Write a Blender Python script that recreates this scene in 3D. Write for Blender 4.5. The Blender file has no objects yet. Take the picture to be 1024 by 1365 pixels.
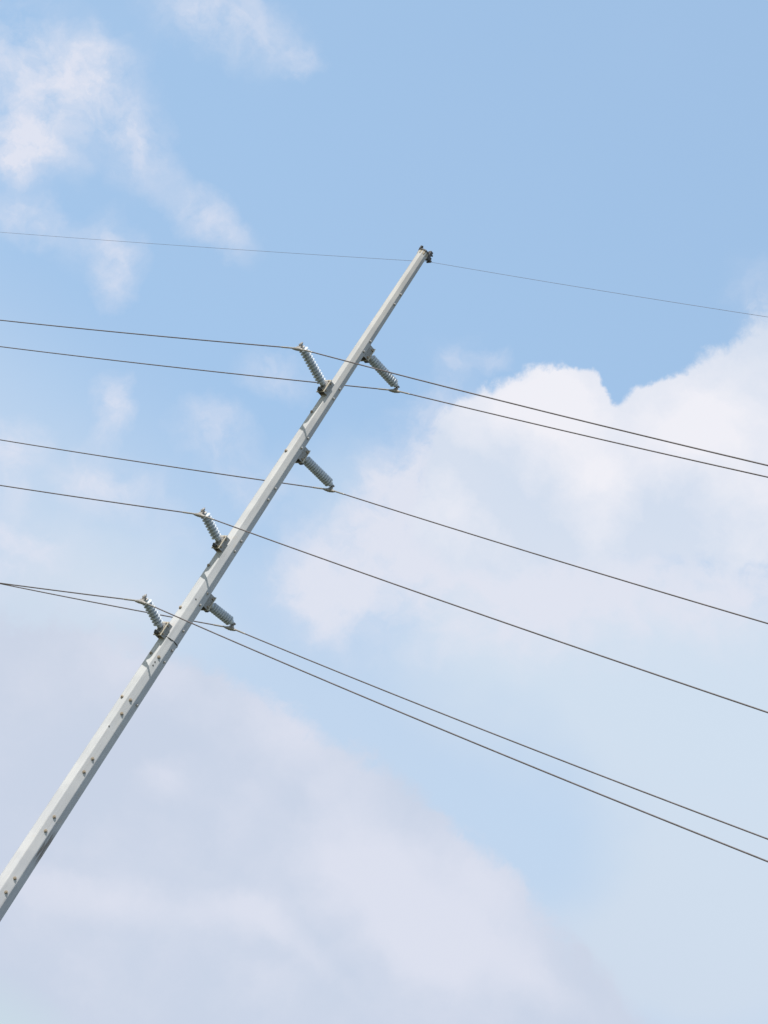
import bpy, bmesh, math, random
from mathutils import Vector, Matrix, Euler

sc = bpy.context.scene
R_ = math.radians

# ------------------------------------------------------------------ camera
PITCH, ROLL = R_(24.94484), R_(31.95077)
cam_d = bpy.data.cameras.new("camera")
cam = bpy.data.objects.new("camera", cam_d)
sc.collection.objects.link(cam)
_f = Vector((0, math.cos(PITCH), math.sin(PITCH)))
_r = Vector((1, 0, 0))
_u = Vector((0, -math.sin(PITCH), math.cos(PITCH)))
_ir = _r * math.cos(ROLL) + _u * math.sin(ROLL)
_iu = -_r * math.sin(ROLL) + _u * math.cos(ROLL)
_m = Matrix((_ir, _iu, -_f)).transposed().to_4x4()
_m.translation = Vector((0, 0, 1.6))
cam.matrix_world = _m
cam_d.sensor_width = 36.0
cam_d.sensor_fit = 'AUTO'
cam_d.lens = 2940.0 / 1365.0 * 36.0
cam_d.clip_start = 0.1
cam_d.clip_end = 20000.0
sc.camera = cam

# ------------------------------------------------------------------ sun, sky, exposure
AXIS_AZ = R_(235.8783)            # compass direction the near insulators point to
SUN_AZ, SUN_EL = R_(233.378), R_(47.0)
sun_dir = Vector((math.sin(SUN_AZ) * math.cos(SUN_EL), math.cos(SUN_AZ) * math.cos(SUN_EL), math.sin(SUN_EL)))
sd = bpy.data.lights.new("sun", 'SUN')
sd.energy = 2.2
sd.angle = R_(0.55)
sd.color = (1.0, 0.945, 0.87)
sun = bpy.data.objects.new("sun", sd)
sun.rotation_euler = (-sun_dir).to_track_quat('-Z', 'Y').to_euler()
sun.location = (0, 0, 80)
sc.collection.objects.link(sun)
sc.view_settings.view_transform = 'Standard'
sc.view_settings.look = 'None'
EXPOSURE = 1.45
sc.view_settings.exposure = EXPOSURE
sc.view_settings.gamma = 1.0
sc.view_settings.use_curve_mapping = False


class G:
    """small helper to write shader node maths"""
    def __init__(self, nt):
        self.nt = nt
    def node(self, t, **kw):
        n = self.nt.nodes.new(t)
        for k, v in kw.items():
            setattr(n, k, v)
        return n
    def _in(self, s, v):
        if isinstance(v, bpy.types.NodeSocket):
            self.nt.links.new(v, s)
        elif v is not None:
            s.default_value = v
    def math(self, op, a, b=None, c=None, clamp=False):
        n = self.node('ShaderNodeMath', operation=op, use_clamp=clamp)
        for i, v in enumerate((a, b, c)):
            if v is not None:
                self._in(n.inputs[i], v)
        return n.outputs[0]
    def vmath(self, op, a, b=None, out=0):
        n = self.node('ShaderNodeVectorMath', operation=op)
        self._in(n.inputs[0], a)
        if b is not None:
            self._in(n.inputs[3] if op == 'SCALE' else n.inputs[1], b)
        return n.outputs[out]
    def ramp(self, x, a, b, lo=0.0, hi=1.0, kind='SMOOTHSTEP'):
        n = self.node('ShaderNodeMapRange', interpolation_type=kind)
        for i, v in enumerate((x, a, b, lo, hi)):
            self._in(n.inputs[i], v)
        return n.outputs[0]
    def noise(self, vec, scale, detail=4.0, rough=0.5, out=0, dist=0.0):
        n = self.node('ShaderNodeTexNoise')
        self._in(n.inputs['Vector'], vec)
        n.inputs['Scale'].default_value = scale
        n.inputs['Detail'].default_value = detail
        n.inputs['Roughness'].default_value = rough
        n.inputs['Distortion'].default_value = dist
        return n.outputs[out]
    def mix(self, f, a, b, blend='MIX'):
        n = self.node('ShaderNodeMix', data_type='RGBA', blend_type=blend)
        self._in(n.inputs[0], f)
        self._in(n.inputs[6], a)
        self._in(n.inputs[7], b)
        return n.outputs[2]
    def add_all(self, xs):
        s = xs[0]
        for x in xs[1:]:
            s = self.math('ADD', s, x)
        return s


def srgb(r, g, b):      # radiance of cloud and haze at this exposure
    f = lambda c: (c / 255 / 12.92) if c / 255 <= 0.04045 else ((c / 255 + 0.055) / 1.055) ** 2.4
    k = 2.0 ** -EXPOSURE
    return (f(r) * k, f(g) * k, f(b) * k, 1.0)


world = bpy.data.worlds.new("World")
sc.world = world
world.use_nodes = True
nt = world.node_tree
nt.nodes.clear()
g = G(nt)
tc = g.node('ShaderNodeTexCoord')
d0 = tc.outputs['Generated']
sky = g.node('ShaderNodeTexSky', sky_type='NISHITA')
sky.sun_disc = False
sky.sun_elevation = SUN_EL
sky.sun_rotation = SUN_AZ
sky.altitude = 0
sky.air_density = 1.0
sky.dust_density = 1.0
sky.ozone_density = 1.0
SKY_STRENGTH = 0.1

# blobs of cloud: azimuth, elevation, half width, half height (degrees), tilt, weight
WISP = [
    (-0.664, 29.109, 0.682, 0.682, 32.0, 0.35),
    (0.341, 29.724, 0.877, 0.487, 42.0, 0.5),
    (-0.484, 27.947, 0.974, 1.169, 32.0, 0.4),
    (-14.41, 28.835, 3.313, 2.533, 22.0, 0.38),
    (-13.893, 30.402, 1.169, 0.974, 32.0, 0.25),
    (-13.707, 27.411, 1.364, 1.364, 32.0, 0.3),
    (-14.715, 27.651, 2.144, 2.144, 32.0, 0.7),
    (-14.493, 27.089, 1.559, 1.364, 32.0, 0.6),
    (-14.127, 26.509, 0.974, 0.974, 32.0, 0.3),
    (-14.339, 29.367, 2.339, 1.559, 12.0, 0.65),
    (-13.996, 30.21, 1.559, 1.169, 32.0, 0.35),
    (-11.751, 28.892, 1.462, 1.559, 32.0, 0.6),
    (-12.59, 29.393, 1.754, 1.559, 32.0, 0.3),
    (-11.781, 33.025, 2.923, 1.559, 22.0, 0.75),
    (-9.468, 33.453, 1.169, 0.78, 22.0, 0.5),
    (-13.146, 32.349, 1.754, 1.169, 32.0, 0.25),
    (-16.308, 29.139, 1.754, 1.754, 32.0, 0.3),
    (-16.051, 30.053, 1.949, 1.169, 32.0, 0.2),
    (-9.25, 28.647, 1.754, 0.974, -3.0, 0.75),
    (-7.832, 28.726, 1.364, 0.78, 2.0, 0.25),
    (-10.122, 26.288, 0.974, 1.169, 32.0, 0.8),
    (-11.092, 26.829, 1.169, 0.974, 32.0, 0.5),
    (-13.119, 25.783, 1.559, 0.877, 32.0, 0.7),
    (-11.515, 26.062, 1.754, 0.974, 12.0, 0.25),
    (-7.897, 23.122, 0.78, 1.267, 32.0, 0.95),
    (-7.305, 21.5, 1.657, 1.267, 32.0, 0.8),
    (-5.963, 21.891, 1.559, 1.169, 32.0, 0.4),
    (-9.784, 21.04, 1.462, 1.169, 32.0, 1.0),
    (-9.102, 20.08, 1.169, 0.974, 32.0, 0.5),
    (-7.963, 18.722, 1.754, 1.559, 32.0, 0.9),
    (-7.17, 19.475, 1.559, 1.364, 32.0, 0.35),
    (-4.564, 26.394, 1.559, 0.877, 22.0, 0.6),
    (-5.116, 24.182, 1.754, 1.267, 32.0, 0.7),
    (-3.467, 23.67, 1.754, 1.169, 32.0, 0.55),
    (-1.464, 23.7, 1.364, 1.364, 32.0, 0.3),
    (-4.575, 21.359, 1.559, 1.169, 32.0, 0.25),
    (-5.021, 19.218, 2.339, 1.169, 32.0, 0.4),
]
CUMU = [
    (2.56, 29.915, 1.559, 0.974, 32.0, 0.45),
    (3.387, 30.223, 0.78, 0.974, 32.0, 0.5),
    (5.329, 31.177, 1.072, 0.877, 32.0, 0.4),
    (4.759, 30.68, 1.169, 0.877, 32.0, 0.3),
    (2.673, 29.184, 2.533, 2.144, 32.0, 1.3),
    (1.386, 28.053, 1.949, 1.851, 32.0, 0.8),
    (3.365, 29.876, 1.169, 1.462, 32.0, 0.9),
    (0.751, 27.481, 1.559, 1.754, 32.0, 0.5),
    (2.071, 25.92, 2.533, 2.339, 32.0, 0.7),
    (3.452, 26.882, 3.508, 2.923, 32.0, 1.0),
    (5.286, 28.715, 2.923, 2.144, 32.0, 1.1),
    (5.978, 30.384, 2.533, 2.144, 47.0, 1.3),
    (7.391, 32.139, 2.339, 2.339, 52.0, 1.3),
    (7.982, 30.01, 3.313, 2.533, 32.0, 1.1),
    (6.888, 34.083, 1.169, 1.754, 32.0, 0.45),
    (7.117, 27.4, 4.482, 2.339, 22.0, 0.35),
    (9.775, 29.094, 2.923, 2.339, 32.0, 0.5),
    (6.398, 28.154, 1.754, 1.559, 32.0, 0.5),
    (0.209, 29.356, 0.78, 0.585, 32.0, 0.12),
]
HAZE = [
    (-1.564, 24.566, 3.508, 3.898, 32.0, 0.25),
    (-5.518, 18.208, 7.016, 3.313, 32.0, 0.55),
    (8.751, 24.682, 8.185, 5.067, 12.0, 0.75),
    (5.283, 24.023, 5.847, 3.898, 12.0, 0.6),
    (12.39, 23.202, 5.847, 5.067, 12.0, 0.9),
    (13.979, 19.32, 6.431, 4.677, 32.0, 1.0),
    (10.875, 26.787, 4.872, 4.872, 32.0, 0.5),
    (2.035, 25.218, 5.067, 4.287, 32.0, 0.4),
    (6.547, 19.588, 7.016, 5.457, -8.0, 0.2),
    (10.912, 17.562, 3.898, 2.339, -8.0, 0.2),
    (-6.942, 16.83, 8.185, 2.923, 42.0, 0.45),
    (-3.732, 14.3, 5.847, 5.067, 22.0, 0.5),
    (-1.541, 9.044, 7.795, 5.847, 32.0, 0.5),
    (-7.551, 18.992, 3.898, 2.144, 32.0, 0.35),
    (-14.871, 28.744, 4.287, 3.898, 32.0, 0.25),
    (-11.825, 32.761, 3.898, 1.949, 32.0, 0.2),
    (-7.608, 21.068, 4.287, 3.118, 32.0, 0.25),
    (-3.285, 24.478, 3.118, 2.728, 32.0, 0.2),
    (2.545, 21.416, 3.118, 1.754, 22.0, 0.15),
    (12.399, 18.112, 3.898, 2.339, 32.0, 0.3),
]
LOWC = [
    (5.229, 8.89, 35.079, 20.346, -12.0, 1.0),
]
GAPS = [
    (3.797, 30.763, 0.546, 1.072, 32.0, 0.65),
    (7.553, 19.466, 4.482, 1.364, -16.0, 0.28),
    (-1.698, 20.793, 1.169, 0.78, -8.0, 0.15),
    (-5.238, 24.693, 5.067, 3.118, 62.0, 0.2),
]
SOFT = [
    (8.411, 27.695, 5.457, 2.533, 27.0, 0.4),
    (0.493, 27.112, 2.144, 2.533, 22.0, 0.7),
    (1.26, 25.248, 3.508, 2.728, 32.0, 0.8),
    (0.431, 23.87, 3.703, 2.339, 52.0, 0.7),
    (-0.735, 22.281, 2.339, 1.754, 32.0, 0.45),
    (1.249, 22.276, 3.313, 1.949, 17.0, 0.5),
    (3.924, 23.076, 3.313, 1.559, 32.0, 0.1),
    (1.136, 26.55, 2.533, 2.728, 32.0, 0.4),
    (4.325, 25.539, 3.898, 2.339, 32.0, 0.4),
    (4.754, 24.865, 4.677, 2.728, 17.0, 0.7),
    (7.637, 26.551, 5.457, 3.313, 22.0, 0.35),
    (10.195, 27.553, 4.287, 3.508, 32.0, 0.3),
    (-0.723, 29.191, 1.364, 0.974, 32.0, 0.3),
    (6.338, 34.704, 1.364, 1.754, 32.0, 0.4),
    (4.289, 23.272, 2.728, 1.364, 12.0, 0.3),
    (-0.57, 26.06, 1.169, 2.339, 12.0, 0.3),
]
LOWB = [
    (1.84, 18.761, 3.898, 1.559, -16.0, 0.45),
    (-1.86, 18.173, 3.118, 1.169, 7.0, 0.3),
    (7.018, 17.218, 5.067, 3.118, -13.0, 0.4),
    (4.635, 16.561, 2.923, 2.144, -13.0, 0.7),
    (6.978, 16.113, 2.339, 1.559, -8.0, 0.7),
    (-1.143, 16.221, 1.169, 0.877, 32.0, 0.5),
    (-1.362, 12.519, 3.898, 0.974, 24.0, 0.45),
    (10.139, 16.522, 2.728, 0.974, -8.0, 0.4),
    (2.568, 14.29, 2.144, 0.877, 22.0, 0.4),
    (4.434, 16.889, 1.169, 0.487, 47.0, 0.4),
    (4.157, 14.326, 2.339, 0.585, -13.0, 0.3),
]
BRIGHT = [
    (2.656, 29.964, 2.923, 1.754, 32.0, 0.9),
    (1.492, 29.019, 2.728, 1.754, 32.0, 0.45),
    (6.712, 31.609, 2.923, 2.144, 52.0, 0.75),
    (5.122, 28.188, 1.364, 1.754, 52.0, 0.6),
    (8.744, 30.795, 2.144, 2.144, 32.0, 0.5),
    (1.7, 25.718, 2.144, 1.559, 32.0, 0.4),
    (6.003, 29.954, 2.728, 1.754, 32.0, 0.5),
    (9.785, 28.665, 2.339, 2.339, 32.0, 0.3),
    (3.697, 28.81, 2.339, 1.559, 22.0, 0.4),
    (1.281, 27.085, 2.144, 0.682, -10.0, -0.35),
    (3.914, 26.561, 2.533, 0.78, -6.0, -0.5),
    (7.478, 28.016, 2.533, 1.364, 12.0, -0.35),
    (0.051, 26.638, 0.974, 1.559, 32.0, -0.2),
]


def sky_dir(az, el):
    az, el = R_(az), R_(el)
    return Vector((math.sin(az) * math.cos(el), math.cos(az) * math.cos(el), math.sin(el)))


def blob(vec, az, el, a, b, tilt, w):
    c = sky_dir(az, el)
    e = Vector((math.cos(R_(az)), -math.sin(R_(az)), 0))
    n = c.cross(e) * -1
    t = R_(tilt)
    t1 = e * math.cos(t) + n * math.sin(t)
    t2 = -e * math.sin(t) + n * math.cos(t)
    m = Matrix((t1, t2, t1.cross(t2))).transposed()
    mp = g.node('ShaderNodeMapping', vector_type='TEXTURE')
    g._in(mp.inputs['Vector'], vec)
    mp.inputs['Location'].default_value = c
    mp.inputs['Rotation'].default_value = m.to_euler()
    mp.inputs['Scale'].default_value = (R_(a), R_(b), 0.3)
    ln = g.vmath('LENGTH', mp.outputs[0], out=1)
    return g.ramp(ln, 1.0, 0.0, 0.0, w, 'SMOOTHSTEP')


def cloud_sum(vec, rows):
    s = None
    for b in rows:
        v = vec
        if s is not None:      # evaluates the patches one after another (short shader stack)
            n = g.node('ShaderNodeVectorMath', operation='MULTIPLY_ADD')
            g._in(n.inputs[0], s)
            n.inputs[1].default_value = (1e-9, 1e-9, 1e-9)
            g._in(n.inputs[2], vec)
            v = n.outputs[0]
        x = blob(v, *b)
        s = x if s is None else g.math('ADD', s, x)
    return s


def warp(vec, scale, amp, detail=3.0, rough=0.55):
    c = g.noise(vec, scale, detail, rough, out=1)
    c = g.vmath('SUBTRACT', c, (0.5, 0.5, 0.5))
    return g.vmath('ADD', vec, g.vmath('SCALE', c, amp))


dW = warp(warp(d0, 16.0, 0.022), 55.0, 0.020, 6.0, 0.62)      # wispy edges
dC = warp(warp(d0, 32.0, 0.011), 80.0, 0.0105, 7.0, 0.68)     # cumulus edges
dH = warp(d0, 9.0, 0.045, 4.0)                              # haze edges
wisp = cloud_sum(dW, WISP)
cumu = cloud_sum(dC, CUMU)
haze = cloud_sum(dH, HAZE)
low = cloud_sum(dC, LOWC)
gap = cloud_sum(dH, GAPS)
soft = cloud_sum(dW, SOFT)

sep = g.node('ShaderNodeSeparateXYZ')
g._in(sep.inputs[0], d0)
zc = sep.outputs[2]
# away from the clouds seen in the photograph the same kind of sky goes on
ax = sky_dir(0, 25)
off = g.vmath('DOT_PRODUCT', d0, tuple(ax), out=1)
outside = g.ramp(off, math.cos(R_(17)), math.cos(R_(24)))
oth1 = g.ramp(g.noise(dC, 5.0, 7.0, 0.58), 0.52, 0.66)
oth2 = g.ramp(g.noise(dW, 3.0, 6.0, 0.6), 0.46, 0.72)
above = g.ramp(zc, 0.0, 0.12)

fine = g.noise(dW, 60.0, 6.0, 0.6)
mid = g.noise(dW, 22.0, 5.0, 0.55)
big = g.noise(d0, 11.0, 4.0, 0.5)

# clear air: physical sky, paled by thin haze that thickens downwards
clear = g.mix(1.0, sky.outputs[0], (1.17, 1.22, 1.05, 1.0), 'MULTIPLY')
clear = g.vmath('SCALE', clear, SKY_STRENGTH)
veil = g.ramp(zc, 0.26, 0.54, 0.9, 0.75, 'LINEAR')
veil = g.math('ADD', veil, g.math('MULTIPLY', g.math('SUBTRACT', big, 0.5), 0.22), clamp=True)
col = g.mix(veil, clear, srgb(163, 194, 230))
lowveil = g.ramp(zc, 0.435, 0.335, 0.0, 0.64)
col = g.mix(lowveil, col, srgb(206, 221, 239))
# soft broad haze
hz = g.math('SUBTRACT', haze, g.math('MULTIPLY', gap, 1.0))
hz = g.math('ADD', hz, g.math('MULTIPLY', g.math('SUBTRACT', mid, 0.5), 0.35))
hz = g.math('MAXIMUM', hz, g.math('MULTIPLY', g.math('MULTIPLY', oth2, outside), 0.7))
hz = g.ramp(hz, 0.02, 1.0, 0.0, 0.94, 'SMOOTHSTEP')
hz_tone = g.mix(g.ramp(zc, 0.22, 0.44), srgb(205, 217, 234), srgb(211, 225, 240))
col = g.mix(hz, col, hz_tone)
# low grey-lilac cloud
lw = g.math('ADD', low, g.math('MULTIPLY', g.math('SUBTRACT', mid, 0.5), 0.10))
lw = g.math('ADD', lw, g.math('MULTIPLY', g.math('SUBTRACT', fine, 0.5), 0.09))
lw = g.ramp(lw, 0.482, 0.53, 0.0, 0.85)
lw = g.math('MAXIMUM', lw, g.math('MULTIPLY', g.math('MULTIPLY', g.ramp(g.noise(dW, 4.0, 6.0, 0.55), 0.47, 0.6), outside), g.ramp(zc, 0.5, 0.25, 0.0, 0.75)))
lowb = cloud_sum(dC, LOWB)
lt = g.math('ADD', lowb, g.math('MULTIPLY', g.math('SUBTRACT', g.noise(dC, 20.0, 5.0, 0.55), 0.42), 1.3))
lw_tone = g.mix(g.ramp(lt, -0.1, 0.85), srgb(202, 211, 229), srgb(224, 226, 239))
col = g.mix(lw, col, lw_tone)
# soft edges of the big cloud
sf = g.math('MULTIPLY', soft, g.ramp(g.math('ADD', g.math('MULTIPLY', fine, 0.5), g.math('MULTIPLY', mid, 0.5)), 0.38, 0.62, 0.55, 1.35, 'LINEAR'))
sf = g.ramp(sf, 0.02, 1.15, 0.0, 0.96, 'SMOOTHSTEP')
col = g.mix(sf, col, srgb(224, 228, 241))
# wisps
ws = g.math('MULTIPLY', wisp, g.ramp(g.math('ADD', g.math('MULTIPLY', fine, 0.5), g.math('MULTIPLY', mid, 0.5)), 0.36, 0.62, 0.12, 1.6, 'LINEAR'))
ws = g.ramp(ws, 0.04, 1.42, 0.0, 0.98, 'LINEAR')
ws = g.math('MAXIMUM', ws, g.math('MULTIPLY', g.math('MULTIPLY', oth2, outside), 0.5), clamp=True)
col = g.mix(ws, col, srgb(224, 228, 242))
# cumulus
cu_f = g.math('ADD', cumu, g.math('MULTIPLY', g.math('SUBTRACT', fine, 0.5), 0.75))
cu_f = g.math('SUBTRACT', cu_f, g.math('MULTIPLY', gap, 0.9))
cu = g.ramp(cu_f, 0.30, 0.66, 0.0, 0.95)
cu = g.math('MAXIMUM', cu, g.math('MULTIPLY', g.math('MULTIPLY', oth1, outside), above))
bright = cloud_sum(dC, BRIGHT)
bt = g.math('ADD', bright, g.math('MULTIPLY', g.math('SUBTRACT', g.noise(dC, 38.0, 7.0, 0.62), 0.40), 1.2))
cu_tone = g.mix(g.ramp(bt, 0.0, 0.95, kind='LINEAR'), srgb(213, 223, 239), srgb(243, 242, 248))
col = g.mix(cu, col, cu_tone)
col = g.mix(1.0, col, g.vmath('SCALE', clear, 0.5), 'LIGHTEN')      # the glare round the sun stays brighter than the clouds before it
bg = g.node('ShaderNodeBackground')
g._in(bg.inputs[0], col)
bg.inputs[1].default_value = 1.0
out = g.node('ShaderNodeOutputWorld')
nt.links.new(bg.outputs[0], out.inputs[0])


# ------------------------------------------------------------------ materials
def material(name):
    m = bpy.data.materials.new(name)
    m.use_nodes = True
    n = m.node_tree
    b = n.nodes['Principled BSDF']
    return m, G(n), b


def weathered_metal(name, c1, c2, rough=0.6, metal=0.25, scale=3.0, streak=True, rust=0.0, bump=0.1, rustc=(0.16, 0.075, 0.03, 1)):
    m, q, b = material(name)
    tcn = q.node('ShaderNodeTexCoord').outputs['Object']
    mp = q.node('ShaderNodeMapping')
    q._in(mp.inputs[0], tcn)
    mp.inputs['Scale'].default_value = (1, 1, 0.12 if streak else 1)
    a = q.noise(mp.outputs[0], scale * 6, 6, 0.6)
    big_ = q.noise(tcn, scale * 0.7, 4, 0.55)
    f = q.math('ADD', q.math('MULTIPLY', a, 0.6), q.math('MULTIPLY', big_, 0.4))
    c = q.mix(q.ramp(f, 0.36, 0.64), c1, c2)
    if rust > 0:
        r = q.noise(tcn, scale * 9, 5, 0.65)
        c = q.mix(q.ramp(r, 0.72 - rust, 0.86 - rust), c, rustc)
    q._in(b.inputs['Base Color'], c)
    b.inputs['Metallic'].default_value = metal
    q._in(b.inputs['Roughness'], q.ramp(a, 0.3, 0.7, rough - 0.08, rough + 0.12))
    bp = q.node('ShaderNodeBump')
    bp.inputs['Strength'].default_value = bump
    bp.inputs['Distance'].default_value = 0.01
    q._in(bp.inputs['Height'], a)
    q._in(b.inputs['Normal'], bp.outputs[0])
    return m


def pole_steel():
    """dull galvanised steel: grey spangle, long run streaks, a rusty patch and a dirt line"""
    m, q, b = material('galvanised_pole_steel')
    tcn = q.node('ShaderNodeTexCoord').outputs['Object']
    sp = q.node('ShaderNodeSeparateXYZ')
    q._in(sp.inputs[0], tcn)
    mp = q.node('ShaderNodeMapping')
    q._in(mp.inputs[0], tcn)
    mp.inputs['Scale'].default_value = (1, 1, 0.055)
    streak = q.noise(mp.outputs[0], 26, 6, 0.62)
    blot = q.noise(tcn, 1.3, 5, 0.6)
    spang = q.node('ShaderNodeTexVoronoi')
    q._in(spang.inputs['Vector'], tcn)
    spang.inputs['Scale'].default_value = 42
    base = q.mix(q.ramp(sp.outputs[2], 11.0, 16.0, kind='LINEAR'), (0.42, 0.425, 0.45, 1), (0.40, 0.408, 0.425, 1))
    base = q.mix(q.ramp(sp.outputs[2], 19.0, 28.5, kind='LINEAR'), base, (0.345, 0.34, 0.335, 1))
    c = q.mix(q.math('MULTIPLY', q.ramp(streak, 0.42, 0.72), 0.45), base, q.mix(1.0, base, (0.72, 0.70, 0.66, 1), 'MULTIPLY'))
    c = q.mix(q.math('MULTIPLY', q.ramp(blot, 0.42, 0.66), 0.6), c, q.mix(1.0, base, (1.2, 1.18, 1.14, 1), 'MULTIPLY'))
    c = q.mix(q.math('MULTIPLY', spang.outputs['Distance'], 0.07), c, q.mix(1.0, base, (0.8, 0.82, 0.86, 1), 'MULTIPLY'))
    # rust bleeding on the side away from the sun, low on the pole
    band = q.math('MULTIPLY', q.ramp(sp.outputs[2], 11.75, 12.15), q.ramp(sp.outputs[2], 12.75, 12.45))
    side = q.ramp(q.vmath('DOT_PRODUCT', tcn, tuple(rust_side), out=1), 0.155, 0.185)
    rn = q.ramp(q.noise(mp.outputs[0], 40, 4, 0.6), 0.4, 0.6)
    c = q.mix(q.math('MULTIPLY', q.math('MULTIPLY', band, side), q.math('MULTIPLY', rn, 0.9)), c, (0.10, 0.06, 0.035, 1))
    warm = q.ramp(q.noise(tcn, 3.5, 5, 0.6), 0.6, 0.75)
    c = q.mix(q.math('MULTIPLY', warm, 0.3), c, q.mix(1.0, base, (1.1, 0.88, 0.64, 1), 'MULTIPLY'))
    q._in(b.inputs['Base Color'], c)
    b.inputs['Metallic'].default_value = 0.15
    b.inputs['Roughness'].default_value = 0.62
    bp = q.node('ShaderNodeBump')
    bp.inputs['Strength'].default_value = 0.04
    bp.inputs['Distance'].default_value = 0.01
    q._in(bp.inputs['Height'], streak)
    q._in(b.inputs['Normal'], bp.outputs[0])
    return m


POLE = Vector((-2.5159, 46.1314, 0))
AZF = R_(-3.1217)


def dir_from_view(deg):
    """horizontal unit vector: 0 = towards where one stands, + = clockwise to the right hand side"""
    a = AZF + math.pi - R_(deg)
    return Vector((math.sin(a), math.cos(a), 0))


rust_side = dir_from_view(80)
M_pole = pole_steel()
M_bracket = weathered_metal('bracket_steel', (0.34, 0.345, 0.35, 1), (0.24, 0.235, 0.22, 1), 0.55, 0.3, 4, False, 0.10)
M_plate_lit = weathered_metal('sunlit_plate_steel', (0.52, 0.49, 0.42, 1), (0.36, 0.32, 0.26, 1), 0.55, 0.3, 4, False, 0.10)  # lighter than the cheeks: the plate's sunlit look is put into its colour
M_flange = weathered_metal('cast_base_metal', (0.20, 0.20, 0.20, 1), (0.30, 0.29, 0.28, 1), 0.55, 0.4, 5, False, 0.05)
M_bolt = weathered_metal('bolt_steel', (0.42, 0.42, 0.42, 1), (0.30, 0.29, 0.28, 1), 0.5, 0.3, 14, False, 0.04)
M_rust = weathered_metal('rusty_bolt', (0.38, 0.33, 0.27, 1), (0.27, 0.21, 0.15, 1), 0.8, 0.1, 14, False, 0.12)
M_clamp = weathered_metal('aluminium_clamp', (0.34, 0.32, 0.30, 1), (0.24, 0.22, 0.20, 1), 0.5, 0.4, 10, False, 0.06)
M_wire = weathered_metal('weathered_conductor', (0.15, 0.128, 0.132, 1), (0.10, 0.085, 0.08, 1), 0.55, 0.3, 3, False, 0.0)
M_swire = weathered_metal('thin_steel_wire', (0.16, 0.14, 0.15, 1), (0.12, 0.11, 0.12, 1), 0.55, 0.3, 3, False, 0.0)
M_collar = weathered_metal('stained_collar', (0.30, 0.27, 0.22, 1), (0.26, 0.19, 0.11, 1), 0.7, 0.1, 3, False, 0.04)
M_dark = weathered_metal('blackened_fitting', (0.05, 0.05, 0.055, 1), (0.09, 0.085, 0.08, 1), 0.6, 0.3, 8, False, 0.02)


def polymer(name, c1, c2):
    m, q, b = material(name)
    tcn = q.node('ShaderNodeTexCoord').outputs['Object']
    a = q.noise(tcn, 9, 5, 0.6)
    q._in(b.inputs['Base Color'], q.mix(q.ramp(a, 0.35, 0.65), c1, c2))
    q._in(b.inputs['Roughness'], q.ramp(a, 0.3, 0.7, 0.32, 0.5))
    return m


M_shed = polymer('grey_polymer', (0.50, 0.54, 0.59, 1), (0.40, 0.435, 0.47, 1))

# ------------------------------------------------------------------ mesh helpers
def link(name, bm, mat, parent=None, loc=None, smooth=False):
    me = bpy.data.meshes.new(name)
    bm.normal_update()
    bm.to_mesh(me)
    bm.free()
    me.materials.append(mat)
    if smooth:
        for p in me.polygons:
            p.use_smooth = True
    o = bpy.data.objects.new(name, me)
    sc.collection.objects.link(o)
    if parent is not None:
        o.parent = parent
    if loc is not None:
        o.location = loc
    return o


def again(o, name, parent, matrix=None):
    c = o.copy()
    c.name = name
    sc.collection.objects.link(c)
    c.parent = parent
    if matrix is not None:
        c.matrix_local = matrix
    return c


def empty(name, loc, label, cat, group=None, rot=None):
    o = bpy.data.objects.new(name, None)
    sc.collection.objects.link(o)
    o.location = loc
    if rot is not None:
        o.rotation_euler = rot
    o.empty_display_size = 0.2
    tag(o, label, cat, group)
    return o


def tag(o, label=None, cat=None, group=None, kind=None):
    for k, v in (('label', label), ('category', cat), ('group', group), ('kind', kind)):
        if v:
            o[k] = v


def ring(bm, c, ax, r, n, ph=0.0, up=Vector((0, 0, 1))):
    ax = ax.normalized()
    u = up.cross(ax)
    if u.length < 1e-4:
        u = Vector((1, 0, 0))
    u.normalize()
    v = ax.cross(u)
    return [bm.verts.new(c + (u * math.cos(ph + 2 * math.pi * i / n) + v * math.sin(ph + 2 * math.pi * i / n)) * r) for i in range(n)]


def skin(bm, rings, cap=True):
    for a, b in zip(rings, rings[1:]):
        n = len(a)
        for i in range(n):
            bm.faces.new((a[i], a[(i + 1) % n], b[(i + 1) % n], b[i]))
    if cap:
        bm.faces.new(list(reversed(rings[0])))
        bm.faces.new(rings[-1])


def lathe(bm, a, b, prof, n=16, ph=0.0):
    """prof: list of (fraction-free distance along a->b, radius)"""
    ax = (b - a).normalized()
    skin(bm, [ring(bm, a + ax * s, ax, max(r, 1e-4), n, ph) for s, r in prof])


def rod(bm, a, b, r, n=10, ph=0.0):
    lathe(bm, a, b, [(0, r), ((b - a).length, r)], n, ph)


def tube(bm, pts, rad, n=8):
    rings = []
    for i, p in enumerate(pts):
        a = pts[max(0, i - 1)]
        b = pts[min(len(pts) - 1, i + 1)]
        rr = rad[i] if isinstance(rad, list) else rad
        rings.append(ring(bm, p, b - a, rr, n))
    skin(bm, rings)


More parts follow.
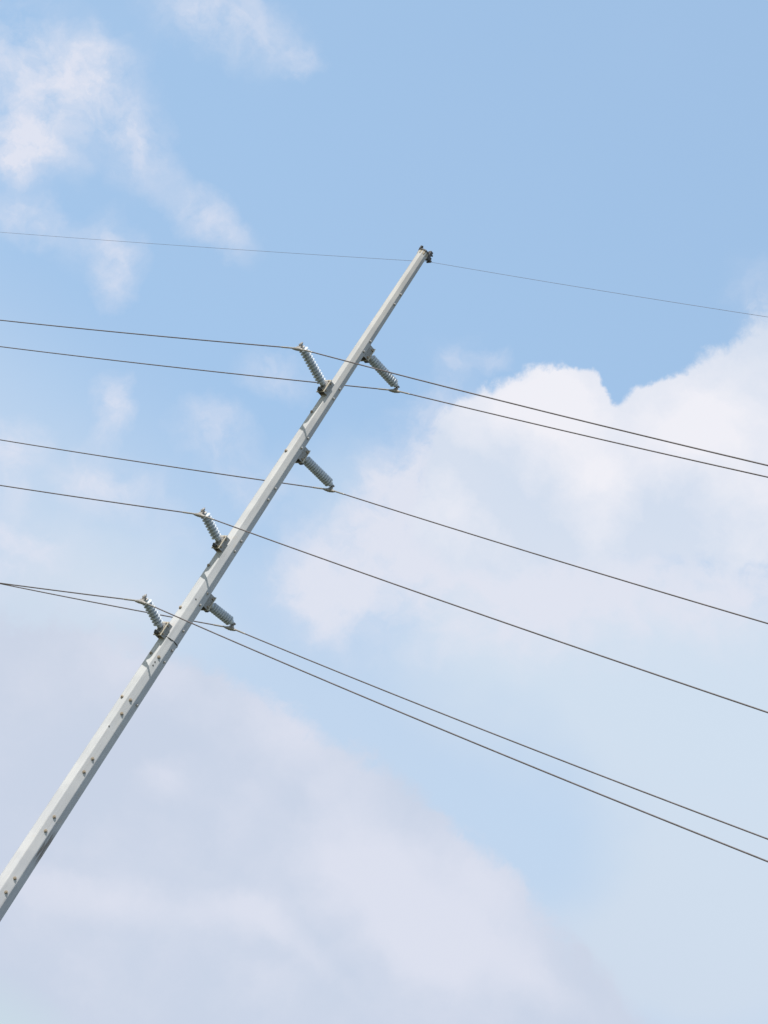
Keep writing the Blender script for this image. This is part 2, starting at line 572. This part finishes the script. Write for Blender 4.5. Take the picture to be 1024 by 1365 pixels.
def block(bm, c, X, Y, Z, sx, sy, sz, bev=0.0):
    """box with axes X, Y, Z and full sizes"""
    vs = []
    for i in (-1, 1):
        for j in (-1, 1):
            for k in (-1, 1):
                vs.append(bm.verts.new(c + X * (i * sx / 2) + Y * (j * sy / 2) + Z * (k * sz / 2)))
    f = [(0, 1, 3, 2), (4, 6, 7, 5), (0, 4, 5, 1), (2, 3, 7, 6), (0, 2, 6, 4), (1, 5, 7, 3)]
    fs = [bm.faces.new([vs[i] for i in q]) for q in f]
    if bev > 0:
        es = list({e for q in fs for e in q.edges})
        bmesh.ops.bevel(bm, geom=es, offset=bev, segments=1, affect='EDGES')
    bmesh.ops.recalc_face_normals(bm, faces=bm.faces[:])


Z = Vector((0, 0, 1))

# ------------------------------------------------------------------ ground
def build_ground():
    bm = bmesh.new()
    n = 48
    rr = [0, 4, 10, 20, 35, 60, 100, 180, 350, 700, 1500, 4000, 9000]
    rng = random.Random(4)
    rows = []
    c = bm.verts.new((0, 40, 0))
    for r in rr[1:]:
        row = []
        for i in range(n):
            a = 2 * math.pi * i / n
            x, y = r * math.cos(a), 40 + r * math.sin(a)
            h = 0.0 if r < 100 else rng.uniform(-0.3, 0.3) * min(4, r / 150)
            row.append(bm.verts.new((x, y, h)))
        rows.append(row)
    for i in range(n):
        bm.faces.new((c, rows[0][i], rows[0][(i + 1) % n]))
    for a, b in zip(rows, rows[1:]):
        for i in range(n):
            bm.faces.new((a[i], b[i], b[(i + 1) % n], a[(i + 1) % n]))
    m, q, b = material('rough_grass_ground')
    tcn = q.node('ShaderNodeTexCoord').outputs['Object']
    f1 = q.noise(tcn, 0.08, 6, 0.6)
    f2 = q.noise(tcn, 2.0, 10, 0.8)
    cc = q.mix(q.ramp(f1, 0.4, 0.62), (0.05, 0.065, 0.03, 1), (0.12, 0.11, 0.07, 1))
    cc = q.mix(q.ramp(f2, 0.35, 0.7), cc, (0.08, 0.08, 0.05, 1))
    q._in(b.inputs['Base Color'], cc)
    b.inputs['Roughness'].default_value = 0.95
    bp = q.node('ShaderNodeBump')
    bp.inputs['Strength'].default_value = 0.6
    bp.inputs['Distance'].default_value = 0.1
    q._in(bp.inputs['Height'], f2)
    q._in(b.inputs['Normal'], bp.outputs[0])
    o = link('ground', bm, m)
    o['kind'] = 'structure'
    bm = bmesh.new()
    lathe(bm, POLE - Z * 0.5, POLE + Z, [(0, 0.75), (0.78, 0.75), (0.8, 0.73)], 32)
    # concrete footing standing 0.3 m out of the ground
    mc, q, b = material('concrete_footing')
    tcn = q.node('ShaderNodeTexCoord').outputs['Object']
    q._in(b.inputs['Base Color'], q.mix(q.noise(tcn, 8, 8, 0.7), (0.30, 0.29, 0.27, 1), (0.42, 0.41, 0.38, 1)))
    b.inputs['Roughness'].default_value = 0.9
    f = link('concrete_footing', bm, mc)
    tag(f, 'round concrete footing in the grass under the steel pole', 'footing')


build_ground()

# ------------------------------------------------------------------ the pole
Z_TOP, Z_JOINT, Z_FOOT = 29.53, 17.62, 0.32
FACE0 = 2.0                     # middle of one of the eight faces, degrees from the view


def r_upper(z):                 # corner radius
    return 0.1337 + (Z_TOP - z) * 0.0088


def r_lower(z):
    return 0.235 + (Z_JOINT - z) * 0.0072


def octo(bm, z, r, ph=22.5):
    """slightly rounded octagon: each bend is two close vertices plus a middle one"""
    vs = []
    for i in range(8):
        a = FACE0 + 22.5 + i * 45
        for da, k in ((-3.6, 0.974), (0, 0.985), (3.6, 0.974)):
            vs.append(bm.verts.new(dir_from_view(a + da) * r * k + Z * z))
    return vs


pole = empty('utility_pole', POLE, 'tall tapering eight-sided galvanised steel pole crossing the sky with insulators on two sides', 'utility pole')


def section(name, z0, z1, rf, step):
    bm = bmesh.new()
    n = max(2, int((z1 - z0) / step))
    rings = [octo(bm, z0 + (z1 - z0) * i / n, rf(z0 + (z1 - z0) * i / n)) for i in range(n + 1)]
    skin(bm, rings)
    bmesh.ops.recalc_face_normals(bm, faces=bm.faces[:])
    o = link(name, bm, M_pole, pole)
    return o


upper = section('upper_section', Z_JOINT, Z_TOP - 0.03, r_upper, 1.5)
lower = section('lower_section', Z_FOOT + 0.06, Z_JOINT + 1.0, r_lower, 2.0)
# dark ring modelled as the shaded gap under the lower rim of the upper section
bm = bmesh.new()
lathe(bm, Vector((0, 0, Z_JOINT - 0.02)), Vector((0, 0, Z_JOINT)), [(0, r_upper(Z_JOINT) * 0.955), (0.012, r_upper(Z_JOINT) * 0.985), (0.0195, r_upper(Z_JOINT) * 0.985)], 24)
link('joint_gap_shade', bm, M_dark, pole)
# base plate and its nuts
bm = bmesh.new()
lathe(bm, Vector((0, 0, 0.302)), Vector((0, 0, 0.4)), [(0, 0.62), (0.055, 0.62), (0.06, 0.615)], 32)
link('base_plate', bm, M_pole, pole)
bm = bmesh.new()
rod(bm, Vector((0, 0, 0)), Vector((0, 0, 0.07)), 0.035, 6)
rod(bm, Vector((0, 0, 0.068)), Vector((0, 0, 0.16)), 0.018, 8)
nut0 = link('anchor_nut', bm, M_bolt, pole, (0.53, 0, 0.363))
for i in range(1, 8):
    again(nut0, 'anchor_nut', pole, Matrix.Translation((0.53 * math.cos(i * math.pi / 4), 0.53 * math.sin(i * math.pi / 4), 0.363)))

# step fixings screwed into the faces
def facet_point(z, ang, lower_=False):
    r = (r_lower if lower_ else r_upper)(z) * 0.974
    k = round((ang - FACE0) / 45.0) * 45.0 + FACE0          # nearest face
    apo = r * math.cos(R_(22.5 - 3.6))
    n = dir_from_view(k)
    t = Z.cross(n)
    off = math.tan(R_(ang - k)) * apo
    # + angles go to the right: find the sign of t
    if dir_from_view(k + 10).dot(t) < 0:
        t = -t
    return n * apo + t * off + Z * z, n


def place(o, p, n):
    q = n.to_track_quat('Z', 'Y').to_matrix().to_4x4()
    q.translation = p
    return q


def step_mesh(r, h, hexr):
    bm = bmesh.new()
    rod(bm, Vector((0, 0, -0.015)), Vector((0, 0, 0.012)), r * 1.25, 12)
    rod(bm, Vector((0, 0, 0.010)), Vector((0, 0, h)), r, 6)
    rod(bm, Vector((0, 0, h - 0.002)), Vector((0, 0, h + 0.012)), hexr, 8)
    return bm


first = None
for z in (28.13, 27.81, 26.60, 26.28, 25.09, 24.79, 23.57, 23.27, 22.05, 21.72, 20.50, 20.21, 19.01, 18.68, 17.95):
    p, n = facet_point(z, 42)
    if first is None:
        first = link('step_bolt', step_mesh(0.027, 0.028, 0.014), M_bolt, pole)
        first.matrix_local = place(first, p, n)
    else:
        again(first, 'step_bolt', pole, place(first, p, n))
for z, a in ((17.44, 52), (17.12, 50), (15.96, 52)):
    p, n = facet_point(z, a, z < Z_JOINT)
    again(first, 'step_bolt', pole, place(first, p, n))
rusty = None
for z, a in ((17.12, 2), (15.95, 1), (15.59, 2), (14.40, 4), (14.06, 4), (12.90, 3), (12.55, 5), (11.37, 6), (11.03, 7), (9.9, 10), (9.55, 10), (8.4, 10), (8.05, 10), (6.9, 10), (6.55, 10)):
    p, n = facet_point(z, a, True)
    if rusty is None:
        rusty = link('step_nut', step_mesh(0.030, 0.028, 0.013), M_rust, pole)
        rusty['label'] = 'small rust-stained nut on the broad lit face'
        rusty.matrix_local = place(rusty, p, n)
    else:
        again(rusty, 'step_nut', pole, place(rusty, p, n))
for z, a in ((15.94, -53), (17.13, -54), (19.60, -60), (18.40, -60), (24.21, -58), (23.01, -55)):
    p, n = facet_point(z, a, z < Z_JOINT)
    again(rusty, 'step_nut', pole, place(rusty, p, n))
hole = None
for z, a in ((16.89, 0), (15.20, -17), (18.72, -3), (16.98, -1)):
    p, n = facet_point(z, a, z < Z_JOINT)
    if hole is None:
        bm = bmesh.new()
        rod(bm, Vector((0, 0, -0.01)), Vector((0, 0, 0.008)), 0.016, 8)
        hole = link('plug', bm, M_dark, pole)
        hole.matrix_local = place(hole, p, n)
    else:
        again(hole, 'plug', pole, place(hole, p, n))

# pole top: cap plate, a lug on one side and the bracket that holds the thin wire
rt = r_upper(Z_TOP)
bm = bmesh.new()
lathe(bm, Vector((0, 0, Z_TOP - 0.03)), Vector((0, 0, Z_TOP)), [(0, rt * 1.12), (0.03, rt * 1.12), (0.045, rt * 1.0)], 8, R_(10))
cap = link('cap_plate', bm, M_dark, pole)
bm = bmesh.new()
Ln = dir_from_view(-75)
block(bm, Ln * (rt * 0.9) + Z * (Z_TOP + 0.05), Ln, Z.cross(Ln), Z, 0.07, 0.05, 0.10, 0.008)
rod(bm, Ln * (rt * 0.9) + Z * (Z_TOP + 0.07) - Z.cross(Ln) * 0.06, Ln * (rt * 0.9) + Z * (Z_TOP + 0.07) + Z.cross(Ln) * 0.06, 0.016, 8)
link('lifting_lug', bm, M_dark, cap)
# rusty weld collar just below the cap
bm = bmesh.new()
lathe(bm, Vector((0, 0, Z_TOP - 0.13)), Vector((0, 0, Z_TOP)), [(0, rt * 1.0), (0.01, rt * 1.02), (0.095, rt * 1.02)], 8, R_(10))
link('weld_collar', bm, M_collar, pole)

T = {"S": [[-2.2944, 46.2815, 29.4693], [0.06076, 0.000418, 0.22715, 0.000719]], "L1": [[-3.6801, 45.3426, 25.0758], [0.04104, 0.000819, 0.23751, 0.00073]], "R1": [[-1.3158, 46.9446, 26.326], [0.04153, 0.000634, 0.21602, 0.000696]], "R2": [[-1.3492, 46.922, 23.1752], [0.03494, 0.000682, 0.2146, 0.000646]], "L2": [[-3.4445, 45.5022, 20.3194], [0.0179, 0.000746, 0.21214, 0.000502]], "L3": [[-3.4541, 45.4957, 17.8549], [-0.02939, 0.000784, 0.20983, 0.000702]], "R3": [[-1.5447, 46.7895, 18.9046], [0.01026, 0.001001, 0.20134, 0.000768]]}
tipS = Vector(T['S'][0]) - POLE
Sn = Vector((tipS.x, tipS.y, 0)).normalized()
St = Z.cross(Sn)
bm = bmesh.new()
block(bm, Sn * (rt + 0.03) + Z * (tipS.z + 0.10), Sn, St, Z, 0.09, 0.11, 0.26, 0.01)
block(bm, Sn * (rt + 0.09) + Z * (tipS.z + 0.05), Sn, St, Z, 0.10, 0.05, 0.12, 0.008)
rod(bm, Sn * (rt - 0.02) + Z * (tipS.z + 0.18), Sn * (rt + 0.13) + Z * (tipS.z + 0.18), 0.022, 6)
br = link('wire_bracket', bm, M_dark, pole)
bm = bmesh.new()
rod(bm, tipS - St * 0.07 + Z * 0.0, tipS + St * 0.07, 0.028, 10)
rod(bm, tipS - Z * 0.02, tipS + Z * 0.09, 0.018, 8)
link('wire_clamp', bm, M_dark, br)

# ------------------------------------------------------------------ post insulators
# name -> (tip of wire, height of the bracket, number of sheds, label)
INS = [
    ('L1', 24.92, 12, 'long ribbed grey insulator, topmost on the sunlit side, its wire crossing the pole front', 'long'),
    ('R1', 26.39, 13, 'long ribbed grey insulator nearest the pole top, a wire passing across it', 'long'),
    ('R2', 23.23, 13, 'ribbed grey insulator, middle one on the shaded side of the pole', 'long'),
    ('L2', 20.19, 8, 'short ribbed grey insulator, middle one on the sunlit side of the pole', 'short'),
    ('L3', 17.72, 8, 'lowest short ribbed insulator on the sunlit side, just above the pole joint', 'short'),
    ('R3', 18.93, 9, 'lowest ribbed insulator on the shaded side, dull and unlit by the sun', 'short'),
]
SHED_R = 0.120
proto = {}


def shed_mesh():
    bm = bmesh.new()
    lathe(bm, Vector((0, 0, 0)), Z, [(-0.003, 0.066), (0.003, 0.076), (0.009, SHED_R * 0.97), (0.016, SHED_R), (0.025, SHED_R * 0.98), (0.042, 0.082), (0.052, 0.066)], 28)
    return bm


for key, zb, nsh, label, size in INS:
    tip = Vector(T[key][0])
    near = key[0] == 'L'
    n = Vector((math.sin(AXIS_AZ), math.cos(AXIS_AZ), 0)) * (1 if near else -1)
    t = Z.cross(n)
    rp = r_upper(zb)
    base = POLE + n * rp + Z * zb
    th = empty('post_insulator', base, label, 'insulator', 'post insulators of the %s size bolted to the pole' % size)
    L = lambda v: v - base           # world -> thing space
    DEP = 0.095
    W_, H_ = 0.225, 0.35
    c0 = base + n * (DEP / 2 - 0.06)
    # bracket: two side cheeks, outer plate, rusty back saddle
    bm = bmesh.new()
    for s in (-1, 1):
        block(bm, L(c0 + t * s * (W_ / 2 - 0.006)), n, t, Z, DEP + 0.12, 0.012, H_, 0.002)
    bracket = link('bracket', bm, M_bracket, th)
    bm = bmesh.new()
    block(bm, L(base + n * (DEP + 0.008)), n, t, Z, 0.022, W_ + 0.06, H_ + 0.02, 0.003)
    link('front_plate', bm, M_plate_lit, bracket)
    bm = bmesh.new()
    block(bm, L(base + n * (-0.02) + Z * 0.0), n, t, Z, 0.03, W_ - 0.03, H_ + 0.0, 0.003)
    link('saddle_plate', bm, M_rust, bracket)
    # bolt heads on cheeks and plate
    bm = bmesh.new()
    rod(bm, Vector((0, 0, -0.005)), Vector((0, 0, 0.006)), 0.030, 12)
    rod(bm, Vector((0, 0, 0.005)), Vector((0, 0, 0.028)), 0.022, 6)
    bolt = None
    spots = [(base + n * (DEP + 0.017) + t * sx * 0.088 + Z * sz * 0.135, n) for sx in (-1, 1) for sz in (-1, 1)]
    spots += [(base + n * 0.06 + t * s * (W_ / 2) + Z * sz * 0.11, t * s) for s in (-1, 1) for sz in (-1, 1)]
    if 'bolt' not in proto:
        proto['bolt'] = link('bolt', bm, M_rust, bracket)
        proto['bolt'].matrix_local = place(None, L(spots[0][0]), spots[0][1])
        rest = spots[1:]
    else:
        bm.free()
        rest = spots
    for p, nn in rest:
        again(proto['bolt'], 'bolt', bracket, place(None, L(p), nn))
    # insulator axis
    a = base + n * (DEP + 0.017)
    end = tip + Z * 0.115
    ax = (end - a).normalized()
    full = (end - a).length
    bm = bmesh.new()
    lathe(bm, L(a), L(a + ax), [(0, 0.085), (0.022, 0.085), (0.026, 0.066), (0.12, 0.058), (0.125, 0.05)], 16)
    flange = link('base_socket', bm, M_flange, th)
    # square cast foot, thick, dark
    bm = bmesh.new()
    block(bm, L(a + n * 0.012), n, t, Z, 0.026, 0.19, 0.27, 0.01)
    link('mounting_foot', bm, M_flange, flange)
    # keeper hook on the lower corner
    bm = bmesh.new()
    rod(bm, L(a - Z * 0.13 - n * 0.05), L(a - Z * 0.13 + n * 0.10), 0.026, 8)
    block(bm, L(a - Z * 0.15 + n * 0.03), n, t, Z, 0.10, 0.10, 0.06, 0.01)
    link('grounding_lug', bm, M_dark, flange)
    s0, s1 = 0.10, full - (0.10 if near else 0.115)
    bm = bmesh.new()
    rod(bm, L(a + ax * 0.05), L(a + ax * (full - 0.06)), 0.066, 20)
    link('core', bm, M_shed, th, smooth=False)
    pitch = (s1 - s0) / nsh
    fr = ax.to_track_quat('Z', 'Y').to_matrix().to_4x4()
    for i in range(nsh):
        mtx = fr.copy()
        mtx.translation = L(a + ax * (s0 + pitch * (i + 0.3)))
        sca = Matrix.Diagonal((1, 1, 1, 1))
        if 'shed' not in proto:
            proto['shed'] = link('shed', shed_mesh(), M_shed, th, smooth=True)
            proto['shed'].matrix_local = mtx
        else:
            again(proto['shed'], 'shed', th, mtx)
    # end fitting: cap, tongue and the suspension clamp under it
    bm = bmesh.new()
    lathe(bm, L(a + ax * (full - 0.13)), L(end), [(0, 0.06), (0.02, 0.066), (0.07, 0.06), (0.08, 0.034), (0.15, 0.034)], 14)
    cap_ = link('end_fitting', bm, M_clamp, th)
    bm = bmesh.new()
    w = (t if near else -t)
    rod(bm, L(end + ax * 0.01 - t * 0.05), L(end + ax * 0.01 + t * 0.05), 0.022, 8)
    for s in (-1, 1):
        block(bm, L(end - Z * 0.035 + t * s * 0.026), n, t, Z, 0.042, 0.010, 0.13, 0.002)
    if near:
        block(bm, L(end + Z * 0.035 + ax * 0.0), ax, t, ax.cross(t), 0.05, 0.055, 0.045, 0.006)
        rod(bm, L(end + Z * 0.02), L(end + Z * 0.085), 0.012, 6)
    link('shackle', bm, M_clamp, cap_)
    # boat shaped clamp along the conductor
    uL = Vector((math.sin(R_(-41)), math.cos(R_(-41)), T[key][1][0])).normalized()
    uR = -Vector((math.sin(R_(-36)), math.cos(R_(-36)), T[key][1][2])).normalized()
    bm = bmesh.new()
    pts = [tip + uL * d - Z * 0.012 for d in (0.20, 0.14, 0.07)] + [tip - Z * 0.018] + [tip + uR * d - Z * 0.012 for d in (0.07, 0.14, 0.20)]
    tube(bm, [L(p) for p in pts], [0.020, 0.034, 0.043, 0.047, 0.043, 0.034, 0.020], 12)
    block(bm, L(tip + Z * 0.03), (uL - uR).normalized(), n, Z, 0.12, 0.06, 0.05, 0.01)
    for d in (-0.045, 0.045):
        rod(bm, L(tip + (uL - uR).normalized() * d - Z * 0.07), L(tip + (uL - uR).normalized() * d + Z * 0.075), 0.009, 6)
    link('line_clamp', bm, M_clamp, th)

# ------------------------------------------------------------------ the wires
WL = {
    'S': 'hair-thin wire at the very top of the pole, palest and highest of all wires',
    'L1': 'dark wire on the topmost sunlit insulator, crossing in front of the pole',
    'R1': 'dark wire behind the pole held by the insulator nearest the pole top',
    'R2': 'dark wire behind the pole held by the middle shaded insulator, alone in a wide gap',
    'L2': 'dark wire on the middle sunlit insulator, crossing in front of the pole',
    'L3': 'dark wire on the lowest sunlit insulator, crossing in front of the pole',
    'R3': 'dark wire behind the pole held by the lowest shaded insulator',
}


def wire_pt(key, s):
    """s metres along the far (+) or near (-) span from the support"""
    p, (sl, cl, sr, cr) = T[key]
    p = Vector(p)
    if s >= 0:
        a, sl_, c_ = R_(-41), sl, cl
    else:
        a, sl_, c_ = R_(-36), sr, cr
    t = min(s, 20.0)                     # the far span flattens out beyond 20 m
    z = sl_ * t + c_ * t * t
    if s > 20:
        z += (sl_ + 2 * c_ * t) * (s - t) * 0.8 + 0.0001 * (s - t) ** 2
    return p + Vector((math.sin(a) * s, math.cos(a) * s, z))


for key in ('S', 'L1', 'R1', 'R2', 'L2', 'L3', 'R3'):
    r = 0.0040 if key == 'S' else 0.0145
    ss = [-140 + 4.0 * i for i in range(20)] + [-60 + 1.5 * i for i in range(39)] + [-1.2, -0.5, -0.2, -0.06, 0.0, 0.06, 0.2, 0.5, 1.2] + [2.0 + 1.5 * i for i in range(32)] + [52.0 + 4 * i for i in range(30)]
    o_ = Vector(T[key][0])
    bm = bmesh.new()
    tube(bm, [wire_pt(key, s) - o_ for s in ss], r, 8)
    wire = link('power_line' if key != 'S' else 'ground_wire', bm, M_wire if key != 'S' else M_swire, smooth=True, loc=o_)
    tag(wire, WL[key], 'cable', 'thick conductors strung over the pole' if key != 'S' else None)
    if key != 'S':
        bm = bmesh.new()
        ss = [-0.60, -0.55, -0.4, -0.2, -0.08, 0, 0.08, 0.2, 0.4, 0.55, 0.60]
        tube(bm, [wire_pt(key, s) - o_ for s in ss], [r * 1.1] + [r * 1.35] * 9 + [r * 1.1], 8)
        link('armour_rods', bm, M_clamp, wire, smooth=True)
